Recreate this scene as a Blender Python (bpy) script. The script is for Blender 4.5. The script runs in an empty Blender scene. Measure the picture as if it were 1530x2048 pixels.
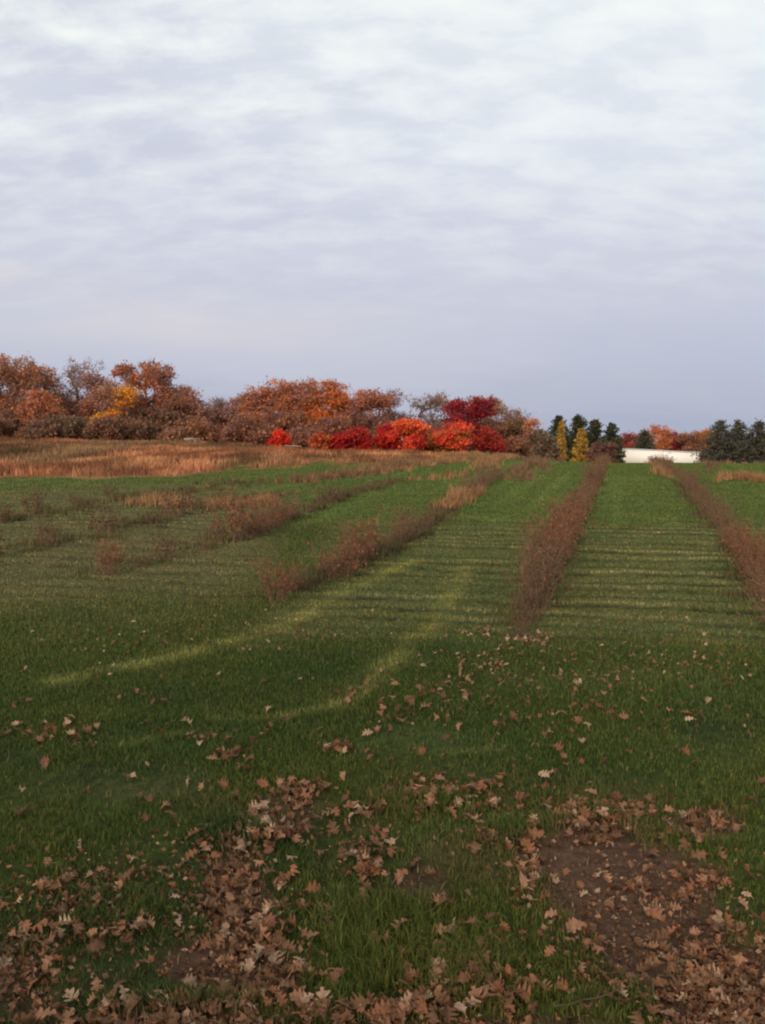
import bpy, math, random
import numpy as np

# ------------------------------------------------------------------ camera, world, sun, exposure
F = 1850.0            # focal length in pixels of the 1530 x 2048 frame
H = 2.3               # eye height
PITCH = math.atan(179 / F)
scn = bpy.context.scene
COL = scn.collection
cam_d = bpy.data.cameras.new('camera'); cam = bpy.data.objects.new('camera', cam_d); COL.objects.link(cam)
cam_d.sensor_fit = 'VERTICAL'; cam_d.sensor_height = 24; cam_d.lens = 24 * F / 2048
cam_d.clip_start = 0.1; cam_d.clip_end = 6000
cam.location = (0, 0, H); cam.rotation_euler = (math.pi / 2 - PITCH, 0, 0)
scn.camera = cam

SUN_EL, SUN_AZ = math.radians(20), math.radians(200)     # compass azimuth: low, behind and left of the camera
world = bpy.data.worlds.new('World'); scn.world = world; world.use_nodes = True
nt = world.node_tree; nt.nodes.clear()
def N(t, typ, **kw):
    n = t.nodes.new(typ)
    for k, v in kw.items(): setattr(n, k, v)
    return n
def MATH(t, op, a, b=None, clamp=False):
    n = N(t, 'ShaderNodeMath', operation=op, use_clamp=clamp)
    for i, v in enumerate((a, b)):
        if v is None: continue
        if isinstance(v, (int, float)): n.inputs[i].default_value = v
        else: t.links.new(v, n.inputs[i])
    return n.outputs[0]
def RAMP(t, fac, stops):
    n = N(t, 'ShaderNodeValToRGB'); cr = n.color_ramp
    cr.elements[0].position, cr.elements[0].color = stops[0][0], (*stops[0][1], 1)
    cr.elements[1].position, cr.elements[1].color = stops[-1][0], (*stops[-1][1], 1)
    for p, c in stops[1:-1]:
        e = cr.elements.new(p); e.color = (*c, 1)
    t.links.new(fac, n.inputs[0]); return n.outputs[0]
def MIX(t, fac, a, b, mode='MIX'):
    n = N(t, 'ShaderNodeMix', data_type='RGBA', blend_type=mode)
    for s, v in ((0, fac), (6, a), (7, b)):
        if isinstance(v, (int, float)): n.inputs[s].default_value = v
        elif isinstance(v, tuple): n.inputs[s].default_value = (*v, 1)
        else: t.links.new(v, n.inputs[s])
    return n.outputs[2]
def NOISE(t, vec, scale, detail=4, rough=.55, dist=0.0):
    n = N(t, 'ShaderNodeTexNoise'); n.inputs['Scale'].default_value = scale; n.inputs['Detail'].default_value = detail
    n.inputs['Roughness'].default_value = rough; n.inputs['Distortion'].default_value = dist
    t.links.new(vec, n.inputs['Vector']); return n.outputs['Fac']
sky = N(nt, 'ShaderNodeTexSky', sky_type='NISHITA', sun_disc=False)
sky.sun_elevation = SUN_EL; sky.sun_rotation = SUN_AZ
tc = N(nt, 'ShaderNodeTexCoord'); sep = N(nt, 'ShaderNodeSeparateXYZ'); nt.links.new(tc.outputs['Generated'], sep.inputs[0])
zc = MATH(nt, 'ADD', MATH(nt, 'MAXIMUM', sep.outputs[2], 0.0), 0.34)
cmb = N(nt, 'ShaderNodeCombineXYZ')
nt.links.new(MATH(nt, 'DIVIDE', sep.outputs[0], zc), cmb.inputs[0]); nt.links.new(MATH(nt, 'DIVIDE', sep.outputs[1], zc), cmb.inputs[1])
def SKYVEC(sx, sy, rot):
    m = N(nt, 'ShaderNodeMapping'); m.inputs['Scale'].default_value = (sx, sy, 1); m.inputs['Rotation'].default_value = (0, 0, rot)
    nt.links.new(cmb.outputs[0], m.inputs['Vector']); return m.outputs[0]
# height in the sky: 0 horizon .. 0.45 top of the frame
K_ = 1 / 1.32
def S3(r, g, b): return (r * K_, g * K_, b * K_)
base = RAMP(nt, sep.outputs[2], [(0.0, S3(.40, .44, .58)), (.025, S3(.425, .46, .60)), (.07, S3(.48, .50, .64)), (.12, S3(.57, .58, .69)), (.19, S3(.665, .68, .775)),
                                  (.28, S3(.77, .81, .875)), (.36, S3(.84, .90, .92)), (.45, S3(.92, .97, .96)), (1.0, S3(.72, .76, .80))])
lft = MATH(nt, 'ADD', sep.outputs[0], .5)
zt = MATH(nt, 'ADD', sep.outputs[2], MATH(nt, 'MULTIPLY', lft, .07))
wob = MATH(nt, 'MULTIPLY', MATH(nt, 'SUBTRACT', NOISE(nt, SKYVEC(.5, .5, 0), 1.3, 3), .5), .06)
zt = MATH(nt, 'ADD', zt, wob)
lowleft = MATH(nt, 'MULTIPLY', RAMP(nt, zt, [(.06, (0, 0, 0)), (.115, (1, 1, 1)), (.155, (1, 1, 1)), (.175, (0, 0, 0))]),
               RAMP(nt, lft, [(.0, (1, 1, 1)), (.30, (1, 1, 1)), (.72, (0, 0, 0))]))
c1 = MIX(nt, MATH(nt, 'MULTIPLY', lowleft, .70), base, S3(.70, .66, .715))
big = NOISE(nt, SKYVEC(1.1, 3.2, .42), 1.3, 5, .55, .3)
c2 = MIX(nt, MATH(nt, 'MULTIPLY', RAMP(nt, big, [(.38, (.6, .6, .6)), (.58, (0, 0, 0))]), RAMP(nt, lft, [(.1, (1, 1, 1)), (.75, (.35, .35, .35))])), c1, S3(.545, .57, .70))
patch = MATH(nt, 'MULTIPLY', RAMP(nt, MATH(nt, 'ADD', zt, wob), [(.17, (0, 0, 0)), (.25, (1, 1, 1)), (.33, (1, 1, 1)), (.42, (0, 0, 0))]), RAMP(nt, lft, [(.0, (1, 1, 1)), (.35, (.9, .9, .9)), (.62, (0, 0, 0))]))
c2 = MIX(nt, MATH(nt, 'MULTIPLY', patch, .5), c2, S3(.63, .64, .755))
fine = NOISE(nt, SKYVEC(2.6, 4.8, .16), 2.6, 5, .57, .15)
hi = MATH(nt, 'MULTIPLY', RAMP(nt, fine, [(.42, (0, 0, 0)), (.70, (1, 1, 1))]), RAMP(nt, sep.outputs[2], [(.10, (.03, .03, .03)), (.24, (.45, .45, .45)), (.37, (1, 1, 1))]))
c3 = MIX(nt, hi, c2, S3(.97, 1.0, .96))
lo = MATH(nt, 'MULTIPLY', RAMP(nt, fine, [(.30, (1, 1, 1)), (.48, (0, 0, 0))]), RAMP(nt, sep.outputs[2], [(.05, (.05, .05, .05)), (.25, (.34, .34, .34))]))
c4 = MIX(nt, lo, c3, S3(.60, .635, .75))
ur = MATH(nt, 'MULTIPLY', RAMP(nt, lft, [(.35, (0, 0, 0)), (.8, (1, 1, 1))]), RAMP(nt, sep.outputs[2], [(.20, (0, 0, 0)), (.40, (1, 1, 1))]))
c4 = MIX(nt, MATH(nt, 'MULTIPLY', ur, .45), c4, S3(.93, .97, .97))
skyc = MIX(nt, .93, MIX(nt, 1.0, sky.outputs[0], (.10, .10, .10), 'MULTIPLY'), c4)
bg = N(nt, 'ShaderNodeBackground'); bg.inputs['Strength'].default_value = 1.0
nt.links.new(skyc, bg.inputs[0])
wo = N(nt, 'ShaderNodeOutputWorld'); nt.links.new(bg.outputs[0], wo.inputs[0])

sun_d = bpy.data.lights.new('sun', 'SUN'); sun = bpy.data.objects.new('sun', sun_d); COL.objects.link(sun)
sun_d.energy = 2.0; sun_d.angle = math.radians(14); sun_d.color = (1.0, .82, .66)
sun.rotation_euler = (math.pi / 2 - SUN_EL, 0, -SUN_AZ + math.pi)
vs = scn.view_settings; vs.view_transform = 'Standard'; vs.look = 'None'; vs.exposure = 0.4; vs.gamma = 1; vs.use_curve_mapping = False
scn.cycles.max_bounces = 5; scn.cycles.diffuse_bounces = 2; scn.cycles.transmission_bounces = 3
scn.cycles.filter_width = 2.2

# ------------------------------------------------------------------ helpers
rng = np.random.default_rng(7)
_tab = np.random.default_rng(99).random((256, 256))
def vn(x, y, s=0):
    x = np.asarray(x, float) + s * 17.3; y = np.asarray(y, float) + s * 31.7
    xi = np.floor(x).astype(int); yi = np.floor(y).astype(int); fx = x - xi; fy = y - yi
    fx = fx * fx * (3 - 2 * fx); fy = fy * fy * (3 - 2 * fy)
    a = _tab[xi & 255, yi & 255]; b = _tab[(xi + 1) & 255, yi & 255]; c = _tab[xi & 255, (yi + 1) & 255]; d = _tab[(xi + 1) & 255, (yi + 1) & 255]
    return (a * (1 - fx) + b * fx) * (1 - fy) + (c * (1 - fx) + d * fx) * fy
def fbm(x, y, s=0, o=3):
    t = 0; a = .5; n = 0
    for k in range(o):
        t = t + a * vn(x * 2 ** k, y * 2 ** k, s + k * 3); n += a; a *= .5
    return t / n
def sst(a, b, x):
    t = np.clip((x - a) / (b - a), 0, 1); return t * t * (3 - 2 * t)
cp, sp_ = math.cos(PITCH), math.sin(PITCH)
def slope(u, v):                       # ray of a frame position: x/y and z/y
    a = (np.asarray(u, float) - 765) / F; b = (1024 - np.asarray(v, float)) / F
    dy = cp + b * sp_; return a / dy, (-sp_ + b * cp) / dy
def frame(x, y):                       # where a point of the level ground falls
    y = np.maximum(y, 1.2); zr = -H
    dep = y * cp - zr * sp_; up = y * sp_ + zr * cp
    return 765 + F * x / dep, 1024 - F * up / dep
RD = np.array([math.sin(.2480), math.cos(.2480)])          # direction of the planted rows
RN = np.array([RD[1], -RD[0]])
def zones(x, y):
    u, v = frame(x, y); n1 = fbm(x * .35, y * .35, 1); n2 = fbm(x * 1.3, y * 1.3, 5)
    z = {}
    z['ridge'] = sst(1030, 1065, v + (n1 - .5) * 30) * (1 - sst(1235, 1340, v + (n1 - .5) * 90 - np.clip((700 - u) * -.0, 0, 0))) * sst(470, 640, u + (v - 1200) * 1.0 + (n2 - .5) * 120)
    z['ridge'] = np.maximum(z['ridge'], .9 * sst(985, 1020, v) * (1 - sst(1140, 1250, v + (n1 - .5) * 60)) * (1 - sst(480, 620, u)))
    vb = np.interp(u, [-900, 0, 300, 520, 700, 860, 960, 1000], [966, 958, 950, 938, 926, 914, 896, 800])
    z['meadow'] = 1 - sst(-9, 9, v - vb + (n1 - .5) * 34 + (fbm(x * .35, y * .05, 8) - .5) * 46)
    d = np.zeros_like(u)
    for (cu, cv, ru, rv, a) in DIRT:
        q = np.sqrt(((u - cu) / ru) ** 2 + ((v - cv) / rv) ** 2) + (n2 - .5) * .9 + (fbm(x * 5, y * 5, 9) - .5) * .5
        d = np.maximum(d, a * (1 - sst(.72, 1.08, q)))
    z['dirt'] = d; z['u'] = u; z['v'] = v; z['n1'] = n1; z['n2'] = n2
    return z
DIRT = [(1165, 1700, 130, 60, 1), (1270, 1770, 165, 90, 1), (1330, 1860, 120, 90, 1), (1460, 1990, 170, 110, 1), (470, 1790, 75, 110, .75), (440, 1930, 150, 75, 1),
        (330, 2060, 300, 50, .8), (900, 2075, 500, 40, .7), (840, 1760, 70, 45, .6), (40, 1980, 90, 90, .6), (1400, 1645, 70, 30, .7), (570, 1625, 90, 40, .5), (1050, 1275, 50, 12, .4)]
def terrain(x, y, detail=True):
    x = np.asarray(x, float); y = np.asarray(y, float)
    u = 765 + 1859 * x / np.maximum(y, 5)
    g = np.interp(u, [-1500, 0, 400, 700, 1000, 1240, 1600, 3000], [.9, .55, .15, -1.25, -1.6, -5.0, -5.0, -5.4])
    z = g * sst(46, 130, y)
    z = z - .028 * np.maximum(0, y - 240)
    z = z + (fbm(x * .12, y * .12, 2) - .5) * .16 * sst(4, 14, y) * (1 - sst(80, 200, y)) + (fbm(x * .9, y * .9, 4) - .5) * .07 * (1 - sst(30, 60, y))
    if detail:
        zz = zones(x, y); s = x * RD[0] + y * RD[1]; t = x * RN[0] + y * RN[1]
        z = z + zz['ridge'] * (ridge(x, y) - .35) * .05
        z = z - zz['dirt'] * .035 + zz['dirt'] * (fbm(x * 7, y * 7, 12) - .5) * .04
    return z
def rphase(x, y):
    s = x * RD[0] + y * RD[1]; t = x * RN[0] + y * RN[1]
    ph = s / .74 + 1.6 * vn(t * .10, s * .16, 21) + .8 * vn(t * .30, s * .7, 22) + .22 * vn(t * 2.5, s * 1.5, 24)
    k = np.floor(ph); return ph - k, .20 + 1.0 * vn(t * .42, k * 3.3, 23)
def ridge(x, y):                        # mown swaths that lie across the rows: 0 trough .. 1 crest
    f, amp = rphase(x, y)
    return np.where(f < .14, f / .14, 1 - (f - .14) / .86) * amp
def ground_at(u, v):                    # first point of the ground along a frame position's ray
    sx, sz = slope(u, v); sx = np.atleast_1d(sx); sz = np.atleast_1d(sz)
    y = np.full(sx.shape, 2.0); done = np.zeros(sx.shape, bool); out = np.full(sx.shape, 60.0)
    while True:
        h = H + sz * y - terrain(sx * y, y, False)
        hit = (h <= 0) & ~done; out[hit] = y[hit] / 1.003; done |= hit
        y = y * 1.006
        if done.all() or y.max() > 180: break
    return sx * out, out
def poly_world(pts):
    a = np.array(pts, float); x, y = ground_at(a[:, 0], a[:, 1]); return np.stack([x, y], 1)
def pdist(x, y, P):
    d = np.full(np.shape(x), 1e9)
    for i in range(len(P) - 1):
        a, b = P[i], P[i + 1]; ab = b - a; L = ab @ ab
        t = np.clip(((x - a[0]) * ab[0] + (y - a[1]) * ab[1]) / L, 0, 1)
        d = np.minimum(d, np.hypot(x - a[0] - t * ab[0], y - a[1] - t * ab[1]))
    return d
TRACKS = [(poly_world([(830, 1122), (700, 1180), (540, 1262), (360, 1312), (120, 1362)]), .30, 1.0),
          (poly_world([(940, 1120), (905, 1190), (850, 1265), (770, 1335), (670, 1412)]), .26, .9),
          (poly_world([(670, 1410), (560, 1436), (420, 1440)]), .12, .9),
          (poly_world([(450, 1470), (330, 1470), (200, 1500)]), .12, .5),
          (poly_world([(1010, 1500), (900, 1506)]), .10, .5),
          (poly_world([(1055, 1045), (900, 1030)]), .25, .5)]
def gcol(x, y):
    """colour of the sward / soil at a place, swath light and shade painted in"""
    z = zones(x, y); u, v, n1, n2 = z['u'], z['v'], z['n1'], z['n2']
    def c(r, g, b): return np.array([r, g, b])
    def mix(a, b, m): return a * (1 - m[..., None]) + b * m[..., None]
    col = np.broadcast_to(c(.046, .060, .0130), x.shape + (3,)).copy()
    col = mix(col, c(.058, .081, .020), (1 - sst(1035, 1070, v)))                                  # far lanes
    col = mix(col, c(.035, .054, .0125), .6 * sst(.5, .7, n1) * sst(1250, 1320, v))
    col = mix(col, c(.062, .078, .022), .55 * sst(.55, .75, n2) * sst(1280, 1350, v))
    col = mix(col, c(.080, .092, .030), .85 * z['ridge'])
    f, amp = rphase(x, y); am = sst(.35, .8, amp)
    col = mix(col, c(.185, .170, .075), z['ridge'] * .85 * np.exp(-((f - .24) / .10) ** 2) * am * sst(.25, .7, n2))  # straw on the swath crests, painted paler as if lit
    col = mix(col, c(.010, .014, .006), z['ridge'] * .68 * (np.exp(-((f - .03) / .05) ** 2) + np.exp(-((f - 1.03) / .05) ** 2)) * am * (.25 + .75 * sst(.25, .6, vn((x * RN[0] + y * RN[1]) * .8, (x * RD[0] + y * RD[1]) * .9, 25))))  # painted shade line along each swath's camera-facing foot
    col = mix(col, c(.095, .085, .038), .8 * (1 - sst(430, 600, u - (v - 1100) * -.6)) * sst(965, 1000, v + (n1 - .5) * 40) * (1 - sst(1110, 1290, v + (n1 - .5) * 120)) * sst(.30, .55, n2 * .5 + n1 * .5 + .12))
    col = mix(col, c(.080, .064, .026), .55 * sst(.54, .72, fbm(x * 1.5, y * 1.5, 77)) * sst(1500, 1640, v))
    col = col * (.70 + .55 * sst(.30, .66, fbm(x * .9, y * .9, 93)))[..., None] if False else mix(col, c(.022, .036, .010), .55 * sst(.50, .70, fbm(x * 1.0, y * 1.0, 93)) * sst(1300, 1500, v))
    cs = vn((x * RN[0] + y * RN[1]) * 2.2, (x * RD[0] + y * RD[1]) * .10, 33)
    col = mix(col, c(.082, .115, .032), .5 * sst(.5, .9, cs) * (1 - sst(1040, 1065, v)))
    for P, w, a in TRACKS:
        q = pdist(x, y, P); col = mix(col, c(.165, .160, .045), a * .80 * np.exp(-(q / (w * .55)) ** 2) * (.35 + .65 * sst(.25, .6, vn(x * 3, y * 3, 40))))
    tan = mix(np.broadcast_to(c(.36, .175, .080), x.shape + (3,)), c(.26, .105, .050), sst(.30, .6, fbm(x * .11, y * .16, 50)))
    tan = mix(tan, c(.11, .078, .038), .7 * sst(.45, .65, fbm(x * .10, y * .05, 52)))
    col = mix(col, tan, z['meadow'])
    col = mix(col, c(.105, .060, .037), z['dirt'])
    return col, z

def new_mat(name, build):
    m = bpy.data.materials.new(name); m.use_nodes = True; t = m.node_tree; t.nodes.clear()
    out = N(t, 'ShaderNodeOutputMaterial'); build(t, out); return m
def principled(t, col, rough=.7, spec=.2):
    p = N(t, 'ShaderNodeBsdfPrincipled')
    if isinstance(col, tuple): p.inputs['Base Color'].default_value = (*col, 1)
    else: t.links.new(col, p.inputs['Base Color'])
    p.inputs['Roughness'].default_value = rough; p.inputs['Specular IOR Level'].default_value = spec; return p
def attr_mat(name, rough=.7, spec=.15, transl=.0, noise=0):
    def b(t, out):
        a = N(t, 'ShaderNodeAttribute', attribute_name='Col'); c = a.outputs['Color']
        if noise:
            o = N(t, 'ShaderNodeTexCoord').outputs['Object']
            c = MIX(t, 1.0, c, RAMP(t, NOISE(t, o, noise), [(.3, (.7, .7, .7)), (.7, (1.25, 1.2, 1.15))]), 'MULTIPLY')
        p = principled(t, c, rough, spec); s = p.outputs[0]
        if transl:
            tr = N(t, 'ShaderNodeBsdfTranslucent'); t.links.new(c, tr.inputs[0]); mx = N(t, 'ShaderNodeMixShader'); mx.inputs[0].default_value = transl
            t.links.new(s, mx.inputs[1]); t.links.new(tr.outputs[0], mx.inputs[2]); s = mx.outputs[0]
        t.links.new(s, out.inputs[0])
    return new_mat(name, b)
def plain_mat(name, col, col2=None, scale=8, rough=.7, spec=.2, bump=0):
    def b(t, out):
        o = N(t, 'ShaderNodeTexCoord').outputs['Object']; n = NOISE(t, o, scale, 5)
        c = MIX(t, n, col, col2 or tuple(k * .6 for k in col)); p = principled(t, c, rough, spec)
        if bump:
            bp = N(t, 'ShaderNodeBump'); bp.inputs['Strength'].default_value = bump; t.links.new(n, bp.inputs['Height']); t.links.new(bp.outputs[0], p.inputs['Normal'])
        t.links.new(p.outputs[0], out.inputs[0])
    return new_mat(name, b)
M_FOL = attr_mat('crown_leaves', .8, .04, .35)
M_GRASS = attr_mat('grass_blades', .6, .12, .25)
M_LITTER = attr_mat('dead_leaves', .75, .12, .15, 60)
M_BARK = plain_mat('bark', (.27, .195, .17), (.14, .10, .09), 3, .9, .1)
M_CANE = plain_mat('canes', (.28, .165, .105), (.14, .09, .06), 20, .8, .15)

def mesh_np(name, V, faces_flat, sizes, cols=None, mat=None, smooth=False):
    me = bpy.data.meshes.new(name); V = np.asarray(V, np.float32)
    me.vertices.add(len(V)); me.vertices.foreach_set('co', V.ravel())
    sizes = np.asarray(sizes, np.int32); ff = np.asarray(faces_flat, np.int32).ravel()
    me.loops.add(len(ff)); me.loops.foreach_set('vertex_index', ff)
    me.polygons.add(len(sizes)); me.polygons.foreach_set('loop_start', np.concatenate([[0], np.cumsum(sizes)[:-1]]).astype(np.int32))
    if smooth: me.polygons.foreach_set('use_smooth', np.ones(len(sizes), bool))
    if cols is not None:
        a = me.color_attributes.new('Col', 'FLOAT_COLOR', 'POINT')
        a.data.foreach_set('color', np.concatenate([cols, np.ones((len(cols), 1))], 1).astype(np.float32).ravel())
    if mat: me.materials.append(mat)
    me.update(calc_edges=True); return me
def obj(name, me, parent=None):
    o = bpy.data.objects.new(name, me); COL.objects.link(o); o.parent = parent; return o
def tag(o, label=None, cat=None, group=None, kind=None):
    if label: o['label'] = label
    if cat: o['category'] = cat
    if group: o['group'] = group
    if kind: o['kind'] = kind
    return o
def empty(name, loc):
    o = bpy.data.objects.new(name, None); COL.objects.link(o); o.location = loc; o.empty_display_size = .3; return o

# ------------------------------------------------------------------ ground
def make_ground():
    ys = [-60, -40, -25, -15, -9, -5, -2.5, -1, 0, .8]; y = 1.5
    while y < 70: ys.append(y); y += max(.035, y * .0085)
    while y < 4500: ys.append(y); y *= 1.04
    ys = np.array(ys); t = np.linspace(-1, 1, 381)
    t = .55 * t + .45 * t ** 5
    W = np.where(ys < 3, 14 + 0 * ys, 14 + (ys - 3) * 1.1); W = np.where(ys < 0, 14 - ys, W)
    X = t[None, :] * W[:, None] * 1.6; Y = np.repeat(ys[:, None], len(t), 1)
    # widen to the horizon
    X = np.where(np.abs(t)[None, :] > .97, X * 3, X)
    Z = terrain(X, Y)
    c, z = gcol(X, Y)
    ny, nx = X.shape; V = np.stack([X, Y, Z], -1).reshape(-1, 3)
    i = np.arange(ny * nx).reshape(ny, nx)
    f = np.stack([i[:-1, :-1], i[:-1, 1:], i[1:, 1:], i[1:, :-1]], -1).reshape(-1, 4)
    def b(t, out):
        a = N(t, 'ShaderNodeAttribute', attribute_name='Col'); o = N(t, 'ShaderNodeTexCoord').outputs['Object']
        n1 = NOISE(t, o, 14, 6, .65); n2 = NOISE(t, o, 1.2, 4)
        c = MIX(t, 1.0, a.outputs['Color'], RAMP(t, n1, [(.3, (.45, .42, .40)), (.55, (.95, .95, .95)), (.75, (1.45, 1.4, 1.3))]), 'MULTIPLY')
        c = MIX(t, 1.0, c, RAMP(t, n2, [(.3, (.8, .8, .8)), (.7, (1.2, 1.2, 1.2))]), 'MULTIPLY')
        p = principled(t, c, .95, .08); bp = N(t, 'ShaderNodeBump'); bp.inputs['Strength'].default_value = .8; bp.inputs['Distance'].default_value = .04
        t.links.new(n1, bp.inputs['Height']); t.links.new(bp.outputs[0], p.inputs['Normal']); t.links.new(p.outputs[0], out.inputs[0])
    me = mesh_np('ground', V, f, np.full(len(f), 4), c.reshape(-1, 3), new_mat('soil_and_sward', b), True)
    tag(obj('ground', me), kind='structure')
make_ground()

# ------------------------------------------------------------------ blades
def blades(name, x, y, z, L, W, col, lean=.45, mat=None, tipcol=1.25):
    n = len(x); r = rng
    a = r.random(n) * 2 * np.pi; dx, dy = np.cos(a), np.sin(a)          # width direction
    b = r.random(n) * 2 * np.pi; ln = r.random(n) * lean * L
    lx, ly = np.cos(b) * ln, np.sin(b) * ln
    V = np.empty((n, 5, 3), np.float32)
    V[:, 0] = np.stack([x - dx * W, y - dy * W, z - .01], 1); V[:, 1] = np.stack([x + dx * W, y + dy * W, z - .01], 1)
    V[:, 2] = np.stack([x + dx * W * .8 + lx * .3, y + dy * W * .8 + ly * .3, z + L * .55], 1)
    V[:, 3] = np.stack([x - dx * W * .8 + lx * .3, y - dy * W * .8 + ly * .3, z + L * .55], 1)
    V[:, 4] = np.stack([x + lx, y + ly, z + L * (1 - .3 * (ln / L) ** 2)], 1)
    i = (np.arange(n) * 5)[:, None]
    f = (i + np.array([[0, 1, 2, 3, 3, 2, 4]])).ravel(); sz = np.tile([4, 3], n)
    C = np.repeat(col[:, None, :], 5, 1)
    return mesh_np(name, V.reshape(-1, 3), f, sz, C.reshape(-1, 3), mat or M_GRASS)

def make_lawn():
    n = 850000
    d = (rng.random(n) * (62 ** .5 - 1.9 ** .5) + 1.9 ** .5) ** 2
    x = (rng.random(n) - .5) * 2 * (.56 * d + .6); y = d
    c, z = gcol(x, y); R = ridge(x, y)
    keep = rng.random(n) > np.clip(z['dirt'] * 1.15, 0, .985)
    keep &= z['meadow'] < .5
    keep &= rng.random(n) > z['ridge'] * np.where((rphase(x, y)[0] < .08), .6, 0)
    clump = fbm(x * 2.4, y * 2.4, 60)
    keep &= rng.random(n) > .75 * sst(.50, .30, clump) * (z['v'] > 1450)
    near = z['v'] > 1600
    L = .024 + .024 * rng.random(n) + .055 * sst(.50, .75, clump) * np.where(near, 1.0, .25)
    L = np.where(z['ridge'] > .3, (.018 + .022 * np.clip(R, 0, 1.1)) * (.6 + .8 * rng.random(n)), L)
    L = np.maximum(L, .016) * (1 + np.maximum(0, d - 14) * .006)
    W = .0012 * (1 + d / 3.2) * (.6 + .8 * rng.random(n))
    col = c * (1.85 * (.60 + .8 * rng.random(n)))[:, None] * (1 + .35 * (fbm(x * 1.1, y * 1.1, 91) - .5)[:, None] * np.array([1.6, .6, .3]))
    yel = rng.random(n) < (.06 + .08 * z['ridge'])
    col[yel] = col[yel] * np.array([1.9, 1.35, 1.3])
    straw = (rng.random(n) < .03) | ((rng.random(n) < .5) & (z['dirt'] > .25)); col[straw] = np.array([.20, .145, .07]) * (.5 + .8 * rng.random(straw.sum()))[:, None]
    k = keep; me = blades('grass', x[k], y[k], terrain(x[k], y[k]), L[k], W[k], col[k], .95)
    tag(obj('grass', me), 'short uneven green grass covering the mown field and the rough foreground', 'grass', kind='stuff')
make_lawn()

def make_meadow():
    n = 120000
    d = 38 + rng.random(n) ** .8 * 80; x = (rng.random(n) * 1.05 - .62) * d; y = d
    c, z = gcol(x, y); k = (z['meadow'] > .45) & (rng.random(n) > .6 * sst(.6, .35, fbm(x * .3, y * .3, 71)))
    hgt = .08 + .62 * fbm(x * .25, y * .25, 72) ** 1.3
    L = hgt * (.6 + .6 * rng.random(n)); W = .018 + .02 * rng.random(n)
    col = c * (1.55 * (.6 + .8 * rng.random(n)) * (.45 + .75 * sst(.3, .7, fbm(x * .5, y * .12, 79))))[:, None]
    me = blades('tall_dry_grass', x[k], y[k], terrain(x[k], y[k]), L[k], W[k], col[k], .8)
    tag(obj('tall_dry_grass', me), 'tall tan and russet dry meadow grass in front of the left tree line', 'tall grass', kind='stuff')
    # dry grass standing in the far ends of the rows
    S = [([(1030, 964), (1120, 916)], .85, 300, 1), ([(850, 962), (960, 936), (1040, 913)], .9, 220, 0), ([(560, 968), (700, 952), (860, 926)], .9, 200, 1), ([(700, 948), (860, 930), (960, 912)], 1.3, 260, 0),
         ([(1318, 928), (1330, 955)], .5, 60, 0), ([(1395, 925), (1420, 950)], .6, 50, 1), ([(1460, 958), (1560, 965)], 1.0, 120, 0), ([(1500, 925), (1560, 930)], 2, 80, 0), ([(1420, 925), (1470, 960)], .8, 60, 1),
         ([(1215, 918), (1195, 950), (1165, 1000)], .45, 70, 1), ([(890, 1022), (945, 985)], .35, 60, 0), ([(310, 1008), (345, 1010)], .8, 30, 0), ([(440, 1016), (520, 1010)], .8, 30, 0),
         ([(40, 1100), (320, 1040), (560, 985)], .8, 70, 2), ([(0, 1045), (240, 1000), (500, 965)], 1.0, 110, 2), ([(230, 1140), (520, 1060), (680, 995), (800, 962)], .6, 110, 2), ([(560, 1190), (780, 1100), (890, 1025)], .3, 150, 2),
         ([(1045, 1262), (1120, 1060), (1180, 980)], .3, 150, 2), ([(1520, 1200), (1440, 1060), (1370, 965)], .3, 150, 2)]
    X, Y, LL, CC, WW = [], [], [], [], []
    for pts, w, m, kind in S:
        P = poly_world(pts); seg = np.hypot(*(P[1:] - P[:-1]).T); cum = np.concatenate([[0], np.cumsum(seg)])
        for _ in range(m):
            s = rng.random() * cum[-1]; px = np.interp(s, cum, P[:, 0]) + rng.normal() * w * .5; py = np.interp(s, cum, P[:, 1]) + rng.normal() * w * .5
            q = 26 if py < 30 else 20; hh = [.30, .30, .17][kind] * (.6 + .8 * rng.random())
            base = [np.array([.32, .175, .08]), np.array([.21, .12, .065]), np.array([.12, .095, .042])][kind] * (.7 + .6 * rng.random())
            X += list(px + rng.normal(size=q) * .10); Y += list(py + rng.normal(size=q) * .10)
            LL += list(hh * (.5 + .7 * rng.random(q))); WW += [.0035 + .00028 * py] * q; CC += [base * (.7 + .6 * rng.random()) for _ in range(q)]
    X, Y = np.array(X), np.array(Y)
    me = blades('dry_row_grass', X, Y, terrain(X, Y), np.array(LL), np.array(WW), np.array(CC), .8)
    tag(obj('dry_row_grass', me), 'tan dry grass and weeds standing along the planted rows', 'dry grass', kind='stuff')
make_meadow()

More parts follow.
